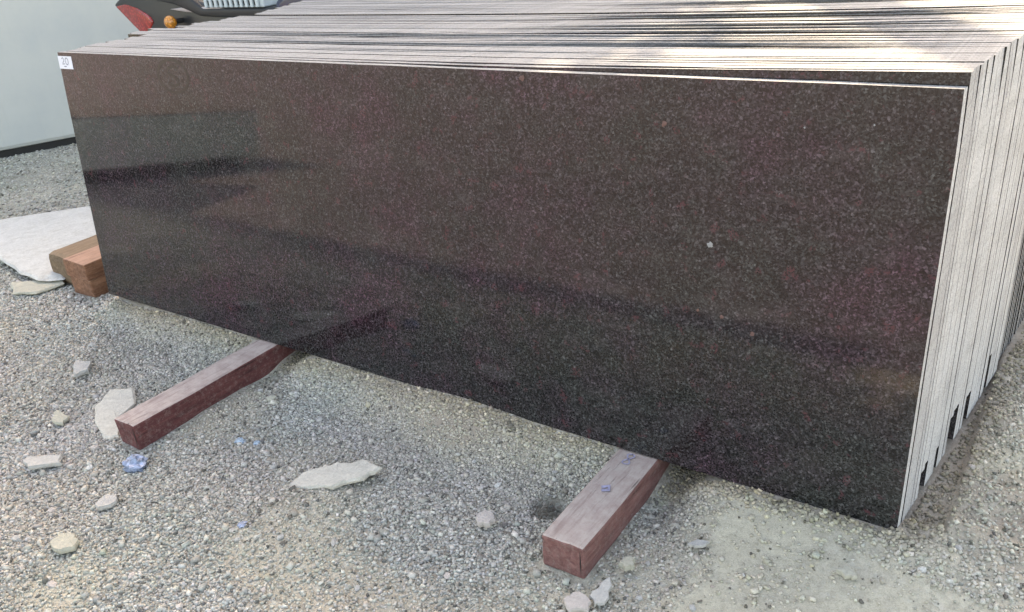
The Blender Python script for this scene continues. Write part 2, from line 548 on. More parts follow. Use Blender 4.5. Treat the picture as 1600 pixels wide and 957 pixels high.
# ------------------------------------------------------------------ granite slabs
def slab_mesh(x0, x1, h, th, chipR=None, top_tilt=0.0, seed=0, wav=.0002, right_slope=0.0, skew=0.0, tpow=3.0):
    """upright slab: local x along, y through the thickness, z up; slots 0 polished, 1 sawn edge, 2 sawn back"""
    r = random.Random(seed)
    pts = []
    n = 26
    def jit(): return r.uniform(-wav, wav)
    # bottom left -> bottom right -> top right -> top left (counter-clockwise seen from the front)
    pts.append((x0 + jit(), 0.0))
    for i in range(1, 6): pts.append((x0 + (x1 - x0) * i / 6, jit()))
    if chipR:
        cw, ch = chipR
        pts.append((x1 - cw, jit()))
        pts.append((x1 - cw * .75, ch * .45))
        pts.append((x1 - cw * .35, ch * .8))
        pts.append((x1 + jit(), ch))
    else:
        pts.append((x1, 0.0))
    for i in range(1, 8): pts.append((x1 + jit() + right_slope * i / 8, (h + top_tilt) * i / 8 if not chipR else chipR[1] + (h + top_tilt - chipR[1]) * i / 8))
    pts.append((x1 + jit() + right_slope - r.uniform(0, .004), h + top_tilt))
    for i in range(n - 1, 0, -1):
        u = i / n
        dip = -r.uniform(.0004, .0014) if r.random() < .04 else 0
        pts.append((x0 + (x1 - x0) * u, h + top_tilt * u ** tpow + jit() + dip))
    pts.append((x0 + r.uniform(0, .004), h + jit()))
    for i in range(5, 0, -1): pts.append((x0 + jit(), h * i / 6))
    bm = bmesh.new()
    F = [bm.verts.new((x, 0, z)) for x, z in pts]
    # the sawn top is level although the slab leans, so its rear arris sits a little higher up the slab
    B = [bm.verts.new((x + (skew * th if x > x1 - .12 else 0), th, z + (th * math.tan(LEAN) if z > .6 * h else 0))) for x, z in pts]
    f = bm.faces.new(F); f.material_index = 0
    g = bm.faces.new(list(reversed(B))); g.material_index = 2
    k = len(pts)
    for i in range(k):
        e = bm.faces.new((F[(i + 1) % k], F[i], B[i], B[(i + 1) % k])); e.material_index = 1
    bmesh.ops.triangulate(bm, faces=[f, g])
    bmesh.ops.recalc_face_normals(bm, faces=bm.faces)
    me = bpy.data.meshes.new('granite_slab')
    bm.to_mesh(me); bm.free()
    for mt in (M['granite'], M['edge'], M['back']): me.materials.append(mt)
    return me

CL, SL = math.cos(LEAN), math.sin(LEAN)
def add_slab(y, me, label, group=None, z=0.0, dlean=0.0, yaw=0.0):
    o = bpy.data.objects.new('granite_slab', me)
    col.objects.link(o)
    o.location = (0, y, z)
    o.rotation_euler = (-(LEAN + dlean), 0, yaw)
    tag(o, label, 'slab', group, 'thing')
    return o

rs = random.Random(5)
y = 0.0
TH = .020
chips = {6: (.03, .06), 7: (.03, .07), 11: (.03, .06), 15: (.06, .09), 16: (.06, .10), 17: (.05, .10), 21: (.05, .08), 22: (.04, .08), 30: (.05, .10)}
ONES = ['', 'first', 'second', 'third', 'fourth', 'fifth', 'sixth', 'seventh', 'eighth', 'ninth', 'tenth', 'eleventh', 'twelfth', 'thirteenth', 'fourteenth', 'fifteenth',
        'sixteenth', 'seventeenth', 'eighteenth', 'nineteenth', 'twentieth']
def ordinal(k):
    if k <= 20: return ONES[k]
    t_, o_ = divmod(k, 10)
    return {2: 'twentieth', 3: 'thirtieth'}[t_] if o_ == 0 else {2: 'twenty-', 3: 'thirty-'}[t_] + ONES[o_]
NS = 36
front_slab = None
for i in range(NS):
    th = TH + (rs.uniform(-.0015, .0015) if i else 0)
    if i == 0:
        me = slab_mesh(0.0, 2.865, SLAB_H, TH, seed=1, wav=.0006, skew=.11)
        front_slab = add_slab(0, me, 'polished dark brown granite slab at the front of the stack with white paper tag', None)
        y += (th + .006) / CL
        continue
    yy = y
    xr = 2.867 + max(0, yy - .03) * .11 + rs.uniform(-.0003, .0003) + (rs.uniform(-.0014, .001) if rs.random() < .15 else 0)
    xl = rs.choice([-.02, .0, .01, .02, .03]) + rs.uniform(-.012, .012) - (.10 if 16 <= i <= 21 else 0) + (.05 if i > 29 else 0)
    h = SLAB_H + rs.uniform(-.00015, .00015) + (rs.uniform(-.0011, .0008) if rs.random() < .14 else 0)
    tilt = .0225 + rs.uniform(-.0004, .0004) + (rs.uniform(-.0007, .0007) if rs.random() < .15 else 0)
    if i == 1: xl, xr = .012, 2.8685
    me = slab_mesh(xl, xr, h, th, chips.get(i), tilt, seed=i, right_slope=rs.uniform(-.0004, .0004), skew=.11, tpow=4.5 if i == 1 else 3.2)
    grp = None
    if i == 1:
        lab = 'granite slab directly behind the front slab, its polished top strip showing at right'
    elif i == NS - 1:
        lab = 'rearmost granite slab of the front stack, bordering the long dark gap'
    elif i in chips:
        lab = '%s slab from the front, its lower right corner broken off' % ordinal(i + 1)
        grp = 'slabs packed in the front stack'
    else:
        lab = '%s slab from the front, whole, showing only pale sawn edges' % ordinal(i + 1)
        grp = 'slabs packed in the front stack'
    add_slab(yy, me, lab, grp, z=rs.uniform(-.00015, .00015), dlean=rs.uniform(-.0005, .0005))
    gap = rs.choice([.0001, .0002, .0003, .0005, .001])
    if i in (4, 13, 19, 27): gap = rs.choice([.003, .004, .005])
    y += (th + gap) / CL
y_end = y
# second bundle behind the dark gap
y += .030
for i in range(18):
    th = TH + rs.uniform(-.0015, .0015)
    xl = .10 + rs.uniform(-.02, .02) - .02 * i * .3
    xr = 2.952 + .11 * (y - .87) + rs.uniform(-.002, .0)
    me = slab_mesh(xl, xr, SLAB_H + rs.uniform(-.0004, .0004), th, None, .020 + rs.uniform(-.0004, .0004), seed=100 + i)
    if i == 0:
        lab, grp = 'granite slab at the front of the rear bundle, right behind the long dark gap', None
    else:
        lab, grp = '%s granite slab behind the long dark gap, in the rear bundle' % ordinal(i + 1), 'slabs of the rear bundle'
    add_slab(y, me, lab, grp, dlean=rs.uniform(-.001, .001))
    y += (th + rs.choice([.001, .002, .003])) / CL
y_rear = y

# marks on the front slab (local frame of the slab: x along, y out of the face is negative, z up the face)
def on_slab(name, bm, mat, label=None, parent=None):
    me = bpy.data.meshes.new(name)
    bmesh.ops.recalc_face_normals(bm, faces=bm.faces)
    bm.to_mesh(me); bm.free()
    me.materials.append(mat)
    o = bpy.data.objects.new(name, me)
    col.objects.link(o)
    o.parent = parent or front_slab
    if label: o['label'] = label
    return o

bm = bmesh.new()
bm_box(bm, -.001, .084, -.0012, -.0004, .845, .888)
tagp = on_slab('paper_tag', bm, M['paper'], 'small white paper tag with handwritten number at upper left corner')
def stroke(bm, pts, w, yv, up=True):
    pts = [Vector((x, 0, z)) for x, z in pts]
    L = []
    for i, p in enumerate(pts):
        d = (pts[min(i + 1, len(pts) - 1)] - pts[max(i - 1, 0)]).normalized()
        nrm = Vector((-d.z, 0, d.x)) * w * .5
        L.append((bm.verts.new((p.x + nrm.x, yv, p.z + nrm.z)), bm.verts.new((p.x - nrm.x, yv, p.z - nrm.z))))
    for A, B in zip(L, L[1:]):
        bm.faces.new((A[0], A[1], B[1], B[0]))
bm = bmesh.new()
stroke(bm, [(.022, .879), (.029, .883), (.034, .879), (.033, .872), (.026, .865), (.022, .861), (.037, .862)], .0028, -.0016)   # 2
stroke(bm, [(.052 + .009 * math.cos(t_ * .45), .871 + .0115 * math.sin(t_ * .45)) for t_ in range(15)], .0028, -.0016)          # 0
stroke(bm, [(.030, .853), (.045, .8535)], .003, -.0016)
on_slab('handwriting', bm, M['ink'], 'handwritten 20 underlined on the paper tag', tagp)
bm = bmesh.new()
cx, cz = .645, .842
stroke(bm, [(cx + .075 * math.cos(k * .21), cz + .050 * math.sin(k * .21)) for k in range(31)], .009, -.0003)
stroke(bm, [(cx + .030, cz + .022), (cx + .006, cz + .030), (cx - .022, cz + .022), (cx - .024, cz + .008), (cx, cz), (cx + .024, cz - .010), (cx + .022, cz - .024), (cx - .004, cz - .031), (cx - .032, cz - .022)], .009, -.0003)
on_slab('crayon_mark', bm, M['chalk_red'], 'faint red circled S crayon mark')
def dab(x, z, r_, mat, nm, seed):
    rr = random.Random(seed)
    bm = bmesh.new()
    vs = [bm.verts.new((x + math.cos(k * .5236) * r_ * rr.uniform(.6, 1.1), -.0004, z + math.sin(k * .5236) * r_ * rr.uniform(.6, 1.1))) for k in range(12)]
    ctr = bm.verts.new((x, -.0014, z))
    for k in range(12): bm.faces.new((ctr, vs[k], vs[(k + 1) % 12]))
    return on_slab(nm, bm, mat)
dab(2.425, .558, .0075, M['paint_dab'], 'paint_dab', 1)
for k, (x, z, r_) in enumerate([(1.955, .885, .008), (2.31, .805, .007), (2.725, .830, .0022), (2.60, .817, .0022), (2.53, .375, .006), (2.46, .40, .005), (2.405, .405, .004)]):
    dab(x, z, r_, M['rust_dab'] if k < 2 else M['paint_dab'] if k < 4 else M['rust_dab'], 'stone_fleck', 10 + k)

# ------------------------------------------------------------------ timbers
def timber(name, x0, x1, y0, y1, z0, z1, mat, label, seed, rot=0.0, pitch=0.0, bev=.006, cuts=18, amp=.0034, crack=None):
    bm = bmesh.new()
    cx_, cy_, cz_ = (x0 + x1) / 2, (y0 + y1) / 2, z0
    lx, ly, lz = (x1 - x0) / 2, (y1 - y0) / 2, z1 - z0
    bm_box(bm, -lx, lx, -ly, ly, 0, lz, bev, 2)
    long_e = [e for e in bm.edges if abs(e.verts[0].co.y - e.verts[1].co.y) > ly or abs(e.verts[0].co.x - e.verts[1].co.x) > lx or abs(e.verts[0].co.z - e.verts[1].co.z) > lz * .6]
    bmesh.ops.subdivide_edges(bm, edges=long_e, cuts=cuts, use_grid_fill=True)
    for v in bm.verts:
        n = mnoise.noise_vector(Vector((v.co.x * 9 + seed, v.co.y * 5, v.co.z * 9)))
        n2 = mnoise.noise_vector(Vector((v.co.x * 40 + seed, v.co.y * 18, v.co.z * 40)))
        v.co += n * amp + n2 * amp * .45
    o = from_bm(name, bm, mat)
    o.location = (cx_, cy_, cz_)
    o.rotation_euler = (pitch, 0, rot)
    o.location.z += cy_ * math.sin(pitch)
    tag(o, label, 'timber', 'timber bearers under the stack')
    if crack:
        cx0, cw, cd, cht = crack
        bm = bmesh.new()
        for (w0, xo) in ((cw, cx0),):
            A = [bm.verts.new((xo, -ly - .0015, lz * .10)), bm.verts.new((xo - w0, -ly - .0015, lz * .55)), bm.verts.new((xo, -ly - .0015, lz + .0005)), bm.verts.new((xo + w0 * .9, -ly - .0015, lz * .6))]
            bm.faces.new(A)
        ck = from_bm('end_split', bm, M['dark_steel'])
        ck.parent = o
    return o
timber('timber_bearer', .862, .957, -.535, 1.30, -.090, -.004, M['wood_red'], 'long dark red timber bearer at left with pale dusty top, running under the stack', 3, pitch=-.014, crack=(.041, .0022, .02, 0))
timber('timber_bearer', 2.216, 2.322, -.366, 1.30, -.090, -.004, M['wood_worn'], 'short projecting worn timber bearer at right with blue chalk marks on grey top', 8, pitch=-.026, crack=(.046, .0016, .02, 0))
b2 = [o for o in bpy.data.objects if o.name == 'timber_bearer.001'][0]
# third support: two stacked timbers at the stack's left end and a rounded one behind
timber('timber_block', -.352, -.190, .032, .30, .002, .075, M['wood_orange'], 'upper orange brown timber block of the two stacked at the left end', 12, cuts=6)
timber('timber_block', -.345, -.194, .036, .30, -.085, .000, M['wood_orange'], 'lower orange brown timber block of the two stacked at the left end', 15, cuts=6)
timber('timber_block', -.57, -.375, .07, .36, -.085, .055, M['wood_tan'], 'rounded tan timber block behind the stacked orange blocks', 19, rot=.0, bev=.028, cuts=6, amp=.004)
# blue chalk marks on the right timber
bm = bmesh.new()
def flat(bm, pts, w, z):
    pts = [Vector((x, y_, 0)) for x, y_ in pts]
    L = []
    for i, p in enumerate(pts):
        d = (pts[min(i + 1, len(pts) - 1)] - pts[max(i - 1, 0)]).normalized()
        nn = Vector((-d.y, d.x, 0)) * w * .5
        L.append((bm.verts.new((p.x + nn.x, p.y + nn.y, z)), bm.verts.new((p.x - nn.x, p.y - nn.y, z))))
    for A, B in zip(L, L[1:]): bm.faces.new((A[0], A[1], B[1], B[0]))
zt = -.0015
def chalk(bm, label, zoff):
    ch = from_bm('chalk_mark', bm, M['chalk_blue'])
    ch.parent = b2; ch.matrix_parent_inverse = (Matrix.Translation(b2.location) @ b2.rotation_euler.to_matrix().to_4x4()).inverted(); ch.location.z = zoff; ch['label'] = label
loop8 = [(2.258 + .009 * math.sin(k * .4), -.030 + .021 * math.cos(k * .2)) for k in range(33)]
flat(bm, loop8, .0035, zt)
chalk(bm, 'smudged blue chalk figure 8', .0006)
bm = bmesh.new()
flat(bm, [(2.254, -.158), (2.268, -.146), (2.274, -.160), (2.259, -.168)], .010, zt)
chalk(bm, 'smudged blue chalk dab', .0040)

# ------------------------------------------------------------------ loose slabs, flakes and scraps
def flake(name, poly, z, th, mat, label, cat, group=None, tilt=(0, 0), seed=0, rough=.005, sub=3):
    cxm = sum(p[0] for p in poly) / len(poly); cym = sum(p[1] for p in poly) / len(poly)
    rr = random.Random(seed)
    pts = []
    n = len(poly)
    for i in range(n):
        A = Vector(poly[i]); B = Vector(poly[(i + 1) % n])
        for k in range(sub):
            p = A.lerp(B, k / sub)
            if k: p += Vector((rr.uniform(-rough, rough), rr.uniform(-rough, rough)))
            pts.append((p.x - cxm, p.y - cym))
    bm = bmesh.new()
    k = len(pts)
    ins = .86
    top = [bm.verts.new((x * rr.uniform(.90, .97), y_ * rr.uniform(.90, .97), th * rr.uniform(.90, 1.0))) for x, y_ in pts]
    mid = [bm.verts.new((x * rr.uniform(.97, 1.04), y_ * rr.uniform(.97, 1.04), th * rr.uniform(.35, .6))) for x, y_ in pts]
    bot = [bm.verts.new((x * .95, y_ * .95, 0)) for x, y_ in pts]
    ctr = bm.verts.new((rr.uniform(-.1, .1) * .1, rr.uniform(-.1, .1) * .1, th * 1.05))
    for i in range(k):
        j = (i + 1) % k
        bm.faces.new((ctr, top[i], top[j]))
        bm.faces.new((top[i], mid[i], mid[j], top[j]))
        bm.faces.new((mid[i], bot[i], bot[j], mid[j]))
    bm.faces.new(list(reversed(bot)))
    o = from_bm(name, bm, mat)
    o.location = (cxm, cym, z + .005)
    o.rotation_euler = (tilt[0], tilt[1], 0)
    tag(o, label, cat, group)
    return o

def gz(x, y_): return float(ground_z(np.array([x]), np.array([y_]))[0])

flake('marble_offcut', [(-1.72, .20), (-1.50, .40), (-1.25, .69), (-.78, .47), (-.66, .28), (-.44, .06), (-.53, .005), (-.70, .005), (-.97, .05), (-1.38, .07)], -.055, .022, M['white_stone'],
      'large white marble offcut lying on gravel behind the timber blocks', 'stone offcut', tilt=(.0, .01), seed=3, rough=.006, sub=3)
flake('marble_offcut', [(-.70, -.05), (-.50, .07), (-.44, .05), (-.46, -.06), (-.56, -.11)], -.072, .012, M['cream_stone'],
      'thin cream stone sliver under the edge of the large white offcut', 'stone offcut', seed=4)
flake('stone_flake', [(1.478, -.452), (1.475, -.40), (1.505, -.362), (1.545, -.324), (1.585, -.315), (1.624, -.287), (1.684, -.296), (1.668, -.347), (1.635, -.375), (1.605, -.410), (1.545, -.432)], -.074, .014, M['flake_stone'],
      'large flat white stone flake lying on gravel between the two timbers', 'stone flake', tilt=(.07, -.09), seed=5)
flake('stone_flake', [(.632, -.472), (.59, -.389), (.65, -.347), (.74, -.400), (.76, -.476), (.85, -.53), (.815, -.556), (.739, -.534)], -.074, .012, M['flake_stone'],
      'jagged white stone flake beside the front end of the long red timber', 'stone flake', tilt=(.03, .02), seed=6)
flake('stone_flake', [(.712, -.746), (.706, -.729), (.798, -.675), (.831, -.698), (.759, -.758)], -.072, .014, M['pale_stone'],
      'long pale stone sliver to the left of the crumpled blue plastic', 'stone flake', seed=7)
flake('stone_flake', [(.321, -.362), (.292, -.329), (.352, -.310), (.397, -.349), (.391, -.393)], -.072, .018, M['pale_stone'],
      'rounded pale stone flake lying alone beyond the jagged white flake', 'stone flake', seed=8)
flake('stone_flake', [(.54, -.557), (.535, -.539), (.607, -.543), (.63, -.578), (.585, -.585)], -.074, .012, M['cream_stone'],
      'small cream chip left of the jagged white flake', 'stone flake', seed=9)
flake('stone_flake', [(1.094, -.759), (1.081, -.723), (1.108, -.703), (1.135, -.722), (1.118, -.761)], -.073, .013, M['pale_stone'],
      'pale stone chip just in front of the crumpled blue plastic', 'stone flake', seed=10)
flake('stone_flake', [(1.13, -.902), (1.122, -.872), (1.150, -.855), (1.190, -.859), (1.205, -.879), (1.182, -.907)], -.073, .016, M['cream_stone'],
      'cream coloured stone chip nearest the lower left corner', 'stone flake', seed=11)
flake('stone_flake', [(2.322, -.453), (2.330, -.428), (2.350, -.420), (2.378, -.432), (2.385, -.455), (2.35, -.475)], -.068, .012, M['pink_stone'],
      'pinkish stone flake below the right timber at the bottom edge', 'stone flake', seed=12)
flake('stone_flake', [(2.366, -.419), (2.372, -.385), (2.380, -.355), (2.394, -.370), (2.401, -.419), (2.385, -.435)], -.066, .010, M['pale_stone'],
      'pale grey stone flake in front of the right timber, next to a pinkish flake', 'stone flake', tilt=(.15, .1), seed=13)
flake('stone_flake', [(2.007, -.329), (2.014, -.299), (2.036, -.300), (2.055, -.317), (2.045, -.342), (2.02, -.345)], -.072, .016, M['pink_stone'],
      'pinkish white pebble left of the right timber', 'stone flake', seed=14)
flake('stone_flake', [(2.485, -.195), (2.495, -.183), (2.520, -.168), (2.522, -.178), (2.50, -.196)], -.052, .008, M['pale_stone'],
      'thin pale stone sliver on the dusty patch right of the right timber', 'stone flake', seed=15)
flake('stone_flake', [(2.378, -.312), (2.382, -.290), (2.402, -.282), (2.410, -.300), (2.395, -.318)], -.066, .016, M['cream_stone'],
      'cream yellow stone chip beside the front corner of the right timber', 'stone flake', seed=16)
flake('stone_flake', [(2.785, -.150), (2.795, -.132), (2.818, -.132), (2.826, -.150), (2.805, -.160)], gz(2.80, -.14) - .002, .011, M['cream_stone'],
      'cream stone chip on dusty ground below the slab\'s right end', 'stone flake', seed=17)

# loose pale stones scattered through the gravel
def pebble(x, y_, r_, mat, seed):
    rr = random.Random(seed)
    bm = bmesh.new()
    bmesh.ops.create_icosphere(bm, subdivisions=1, radius=1)
    sx, sy, sz = rr.uniform(.7, 1.25), rr.uniform(.6, 1.0), rr.uniform(.4, .65)
    for v in bm.verts:
        k = 1 + rr.uniform(-.25, .2)
        v.co = Vector((v.co.x * sx * k, v.co.y * sy * k, v.co.z * sz * k)) * r_
    o = from_bm('loose_stone', bm, mat)
    o.location = (x, y_, gz(x, y_) + r_ * .28)
    o.rotation_euler = (rr.uniform(-.3, .3), rr.uniform(-.3, .3), rr.uniform(0, 6.28))
    cn = {'pale_stone': 'pale grey', 'cream_stone': 'cream', 'pinkish_stone': 'pinkish', 'white_marble_offcut': 'white'}[mat.name]
    if x > 2.9: wh_ = 'on the dirt right of the stack\'s end'
    elif x > 2.33: wh_ = 'on the dusty patch beside the right timber'
    elif x > 1.95: wh_ = 'in gravel just left of the right timber'
    elif y_ > -.22 and x > 1.3: wh_ = 'at the slab\'s foot between the timbers'
    elif y_ > -.22 and x > .96: wh_ = 'beside the long red timber near the slab'
    elif x < .5: wh_ = 'in the gravel left of the long red timber'
    elif x < .96: wh_ = 'in the gravel around the crumpled blue plastic'
    elif y_ < -.7: wh_ = 'in the nearest gravel at the bottom edge'
    else: wh_ = 'in gravel around the large middle flake'
    tag(o, 'small %s stone %s' % (cn, wh_), 'stone', 'small loose stones in the gravel')
peb = [(1.026, -.150, .017), (1.05, -.10, .014), (1.10, -.17, .018), (1.16, -.12, .013), (1.07, -.05, .014), (1.00, -.06, .012), (1.21, -.19, .012),
       (1.97, -.19, .013), (1.49, -.64, .012), (1.53, -.655, .014), (.83, -.60, .016), (.90, -.66, .013), (.76, -.64, .012), (1.30, -.50, .011), (1.36, -.29, .012),
       (1.25, -.74, .010), (1.62, -.60, .011), (1.75, -.55, .013), (1.83, -.45, .010), (1.90, -.63, .012), (1.40, -.86, .013), (1.58, -.80, .012), (1.72, -.74, .010),
       (2.05, -.50, .011), (2.12, -.42, .012), (2.20, -.47, .011), (.98, -.82, .012), (1.02, -.93, .014), (1.25, -.97, .013), (.62, -.70, .011), (.48, -.52, .012),
       (.20, -.22, .014), (.42, -.20, .012), (.05, -.30, .013), (2.45, -.36, .012), (2.48, -.42, .013), (2.42, -.26, .010), (2.56, -.34, .010), (2.62, -.22, .008),
       (2.66, -.33, .009), (1.45, -.17, .011), (1.58, -.21, .010), (1.86, -.14, .010), (2.08, -.09, .011), (2.335, -.06, .009), (2.98, .02, .011), (3.00, .16, .010), (2.96, .30, .012), (2.93, -.08, .010)]
for k, (x, y_, r_) in enumerate(peb):
    pebble(x, y_, r_ * rs.uniform(.75, 1.0), rs.choice([M['pale_stone'], M['pale_stone'], M['cream_stone'], M['pink_stone'], M['white_stone']]), 200 + k)

by_lab = {}
for o in bpy.data.objects:
    if o.name.startswith('loose_stone'): by_lab.setdefault(o['label'], []).append(o)
for lab, os_ in by_lab.items():
    if len(os_) > 1:
        os_.sort(key=lambda o: (Vector(o.location) - m.translation).dot(a) / (Vector(o.location) - m.translation).dot(c))
        for k, o in enumerate(os_):
            o['label'] = lab + (', leftmost' if k == 0 else ', rightmost' if k == len(os_) - 1 else ', %s from left' % ordinal(k + 1))

# crumpled blue plastic and faded scraps
def crumple(x, y_, r_, mat, label, name, cat, seed, group=None, flatk=.6):
    bm = bmesh.new()
    bmesh.ops.create_icosphere(bm, subdivisions=3, radius=1)
    for v in bm.verts:
        p = v.co.copy()
        n = mnoise.noise(p * 2.2 + Vector((seed, 0, 0))) * .5 + abs(mnoise.noise(p * 5 + Vector((0, seed, 0)))) * .55
        v.co = Vector((p.x, p.y * .85, p.z * flatk)) * r_ * (.8 + n)
    o = from_bm(name, bm, mat)
    o.location = (x, y_, gz(x, y_) + r_ * flatk * .55)
    tag(o, label, cat, group)
crumple(1.018, -.592, .036, M['blue_plastic'], 'crumpled blue plastic scrap near the front end of the long red timber', 'plastic_scrap', 'plastic scrap', 3)
crumple(1.195, -.370, .016, M['blue_paper'], 'small faded blue scrap to the right of the long red timber', 'paper_scrap', 'paper scrap', 5, flatk=.35)
crumple(1.245, -.352, .011, M['blue_paper'], 'tiny faded blue scrap beside a larger blue scrap', 'paper_scrap', 'paper scrap', 6, flatk=.35)
crumple(1.50, -.615, .012, M['blue_plastic'], 'tiny pale blue scrap in the gravel left of the middle flake\'s front', 'paper_scrap', 'paper scrap', 7, flatk=.4)

# ------------------------------------------------------------------ gravel (uncountable)
IV = np.array([(x, y_, z) for x in (-1, 1) for y_ in (-1, 1) for z in (-1, 1)], float) * .72
IF = np.array([[0, 1, 3], [0, 3, 2], [4, 6, 7], [4, 7, 5], [0, 4, 5], [0, 5, 1], [2, 3, 7], [2, 7, 6], [0, 2, 6], [0, 6, 4], [1, 5, 7], [1, 7, 3]])
timbers_xy = [(.852, .967, -.55, 1.3), (2.206, 2.332, -.38, 1.3), (-.36, -.18, .02, .3), (-.58, -.37, .06, .37)]
def scatter(n, x0, x1, y0, y1, smin, smax, power=2.0, thin=.93):
    x = rng.uniform(x0, x1, n); y_ = rng.uniform(y0, y1, n)
    s = smin + (smax - smin) * rng.random(n) ** power
    d = zone_dust(x, y_)
    keep = rng.random(n) > d * thin
    side = (((x > .95) & (x < 1.15)) | ((x > 2.32) & (x < 2.52))) & (y_ < .14) & (ground_z(x, y_) < -.030)
    keep &= side | ~((x > .02) & (x < 2.87 + .11 * np.clip(y_, 0, 1.3)) & (y_ > -.001) & (y_ < 1.4))
    for (p, q, r_, s_) in timbers_xy: keep &= ~((x > p) & (x < q) & (y_ > r_) & (y_ < s_))
    keep &= ~((((x - 2.130) / .040) ** 2 + ((y_ + .190) / .048) ** 2) < 1)
    return x[keep], y_[keep], s[keep], d[keep]

parts = [scatter(120000, .55, 2.75, -1.25, .0, .0018, .0056, 2.0),
         scatter(32000, -.9, .75, -.75, .15, .0024, .0068, 2.0),
         scatter(8000, 2.6, 3.5, -.6, 1.1, .0020, .0075, 2.8, .96),
         scatter(30000, -3.1, .0, -.2, 1.9, .0040, .0105, 1.8),
         scatter(2200, .55, 2.75, -1.2, -.03, .0060, .0115, 2.8),
         scatter(12000, 2.3, 3.4, -.6, .0, .0012, .0030, 1.5, .93),
         scatter(30000, 2.86, 3.5, -.1, 1.1, .0016, .0062, 2.0, .6),
         scatter(5000, .0, 2.92, -.05, -.002, .0022, .0075, 2.2, .35),
         scatter(1500, .96, 1.15, -.04, .13, .0020, .0055, 2.0, .1), scatter(1500, 2.33, 2.52, -.04, .13, .0020, .0055, 2.0, .1),
         scatter(16000, 1.2, 2.2, -.22, -.004, .0014, .0042, 1.6, .45),
         scatter(6000, .1, 2.9, -.09, -.002, .0018, .006, 1.8)]
gxp = np.concatenate([p[0] for p in parts]); gyp = np.concatenate([p[1] for p in parts])
gs = np.concatenate([p[2] for p in parts]); gd = np.concatenate([p[3] for p in parts])
N = len(gxp)
gzp = ground_z(gxp, gyp)
ax = rng.uniform(.75, 1.35, (N, 1)); ay = rng.uniform(.65, 1.1, (N, 1)); az = rng.uniform(.45, .9, (N, 1))
V = IV[None] * (1 + rng.uniform(-.42, .30, (N, 8, 3)))
V = V * np.stack([ax, ay, az], 2) * gs[:, None, None]
th1 = rng.uniform(0, 2 * np.pi, N); th2 = rng.uniform(-1.0, 1.0, N)
ct, st = np.cos(th2)[:, None], np.sin(th2)[:, None]
V = np.stack([V[..., 0], V[..., 1] * ct - V[..., 2] * st, V[..., 1] * st + V[..., 2] * ct], 2)
ct, st = np.cos(th1)[:, None], np.sin(th1)[:, None]
V = np.stack([V[..., 0] * ct - V[..., 1] * st, V[..., 0] * st + V[..., 1] * ct, V[..., 2]], 2)
V += np.stack([gxp, gyp, gzp + gs * rng.uniform(.05, .45, N)], 1)[:, None, :]
Fc = (IF[None] + (np.arange(N) * 8)[:, None, None]).reshape(-1, 3)
gme = np_mesh('gravel', V.reshape(-1, 3), Fc)
tone = np.clip(rng.normal(.415, .072, N), .17, .64)
tone = np.where(gd > .45, tone * .85 + .085, tone)
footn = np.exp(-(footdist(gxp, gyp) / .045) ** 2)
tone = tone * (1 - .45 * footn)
tone = np.where(rng.random(N) < .05, rng.uniform(.5, .66, N), tone)
tone = np.where(rng.random(N) < .06, rng.uniform(.10, .17, N), tone)
hueR = rng.normal(0, .03, N) - (vnoise(gxp, gyp, 4.0, 41) - .5) * .10; hueB = rng.normal(0, .03, N) + (vnoise(gxp, gyp, 3.0, 42) - .5) * .06
warm = gd * .06
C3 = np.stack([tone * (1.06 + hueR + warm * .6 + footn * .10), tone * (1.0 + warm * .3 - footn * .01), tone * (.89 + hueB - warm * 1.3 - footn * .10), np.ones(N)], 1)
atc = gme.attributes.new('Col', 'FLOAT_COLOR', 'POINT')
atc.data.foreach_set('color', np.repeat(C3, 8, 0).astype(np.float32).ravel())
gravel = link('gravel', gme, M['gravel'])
tag(gravel, 'fine crushed grey gravel covering the yard around the slabs', 'gravel', kind='stuff')

# ------------------------------------------------------------------ pale steel cabin at the left
cab = empty('site_cabin', (-3.07, 1.11, -.07))
cang = math.atan2(.4275, .2258)
def cab_part(name, x0, x1, y0, y1, z0, z1, mat, bev=.01, parent=None):
    """u runs along the visible wall, v to the left away from the yard"""
    bm = bmesh.new()
    bm_box(bm, x0, x1, y0, y1, z0, z1, bev)
    me = bpy.data.meshes.new(name); bm.to_mesh(me); bm.free(); me.materials.append(mat)
    o = bpy.data.objects.new(name, me); col.objects.link(o); o.parent = parent or cab
    return o
cab_part('wall', -1.3, 3.1, .0, 2.2, .042, 2.35, M['cabin'], .03)
cab_part('base_skid', -1.2, 3.0, .03, 2.1, -.02, .041, M['dark_steel'], .005)
cab_part('roof', -1.36, 3.16, -.05, 2.26, 2.352, 2.42, M['cabin'], .02)
dr = cab_part('door', -1.315, -1.302, .5, 1.35, .12, 2.1, M['cabin'], .003)
cab_part('handle', -1.35, -1.316, .6, .63, 1.0, 1.14, M['dark_steel'], .004, dr)
cab.rotation_euler = (0, 0, cang)
tag(cab, 'pale grey painted steel cabin standing behind the left end of the stack', 'cabin')

# low bundle of pale slabs outside the frame, mirrored in the polished face
low = empty('pale_stone_block', (-3.25, -2.5, -.07))
bm = bmesh.new(); bm_box(bm, -3.9, -3.02, -3.25, -1.60, .03, .404, .012)
from_bm('block', bm, M['white_marble'], low)
bm = bmesh.new(); bm_box(bm, -3.90, -3.025, -3.25, -1.60, .405, .414, .003)
from_bm('top_dulling_cover', bm, M['dulling_cover'], low)  # brown cover added to keep the sunlit top from mirroring bright
for yy in (-3.0, -1.9):
    bm = bmesh.new(); bm_box(bm, -3.85, -3.06, yy - .05, yy + .05, -.09, .029, .004)
    from_bm('skid', bm, M['dark_steel'], low)
tag(low, 'low white stone block with added dulling cover on dark skids, mirrored in the front slab', 'stone block')

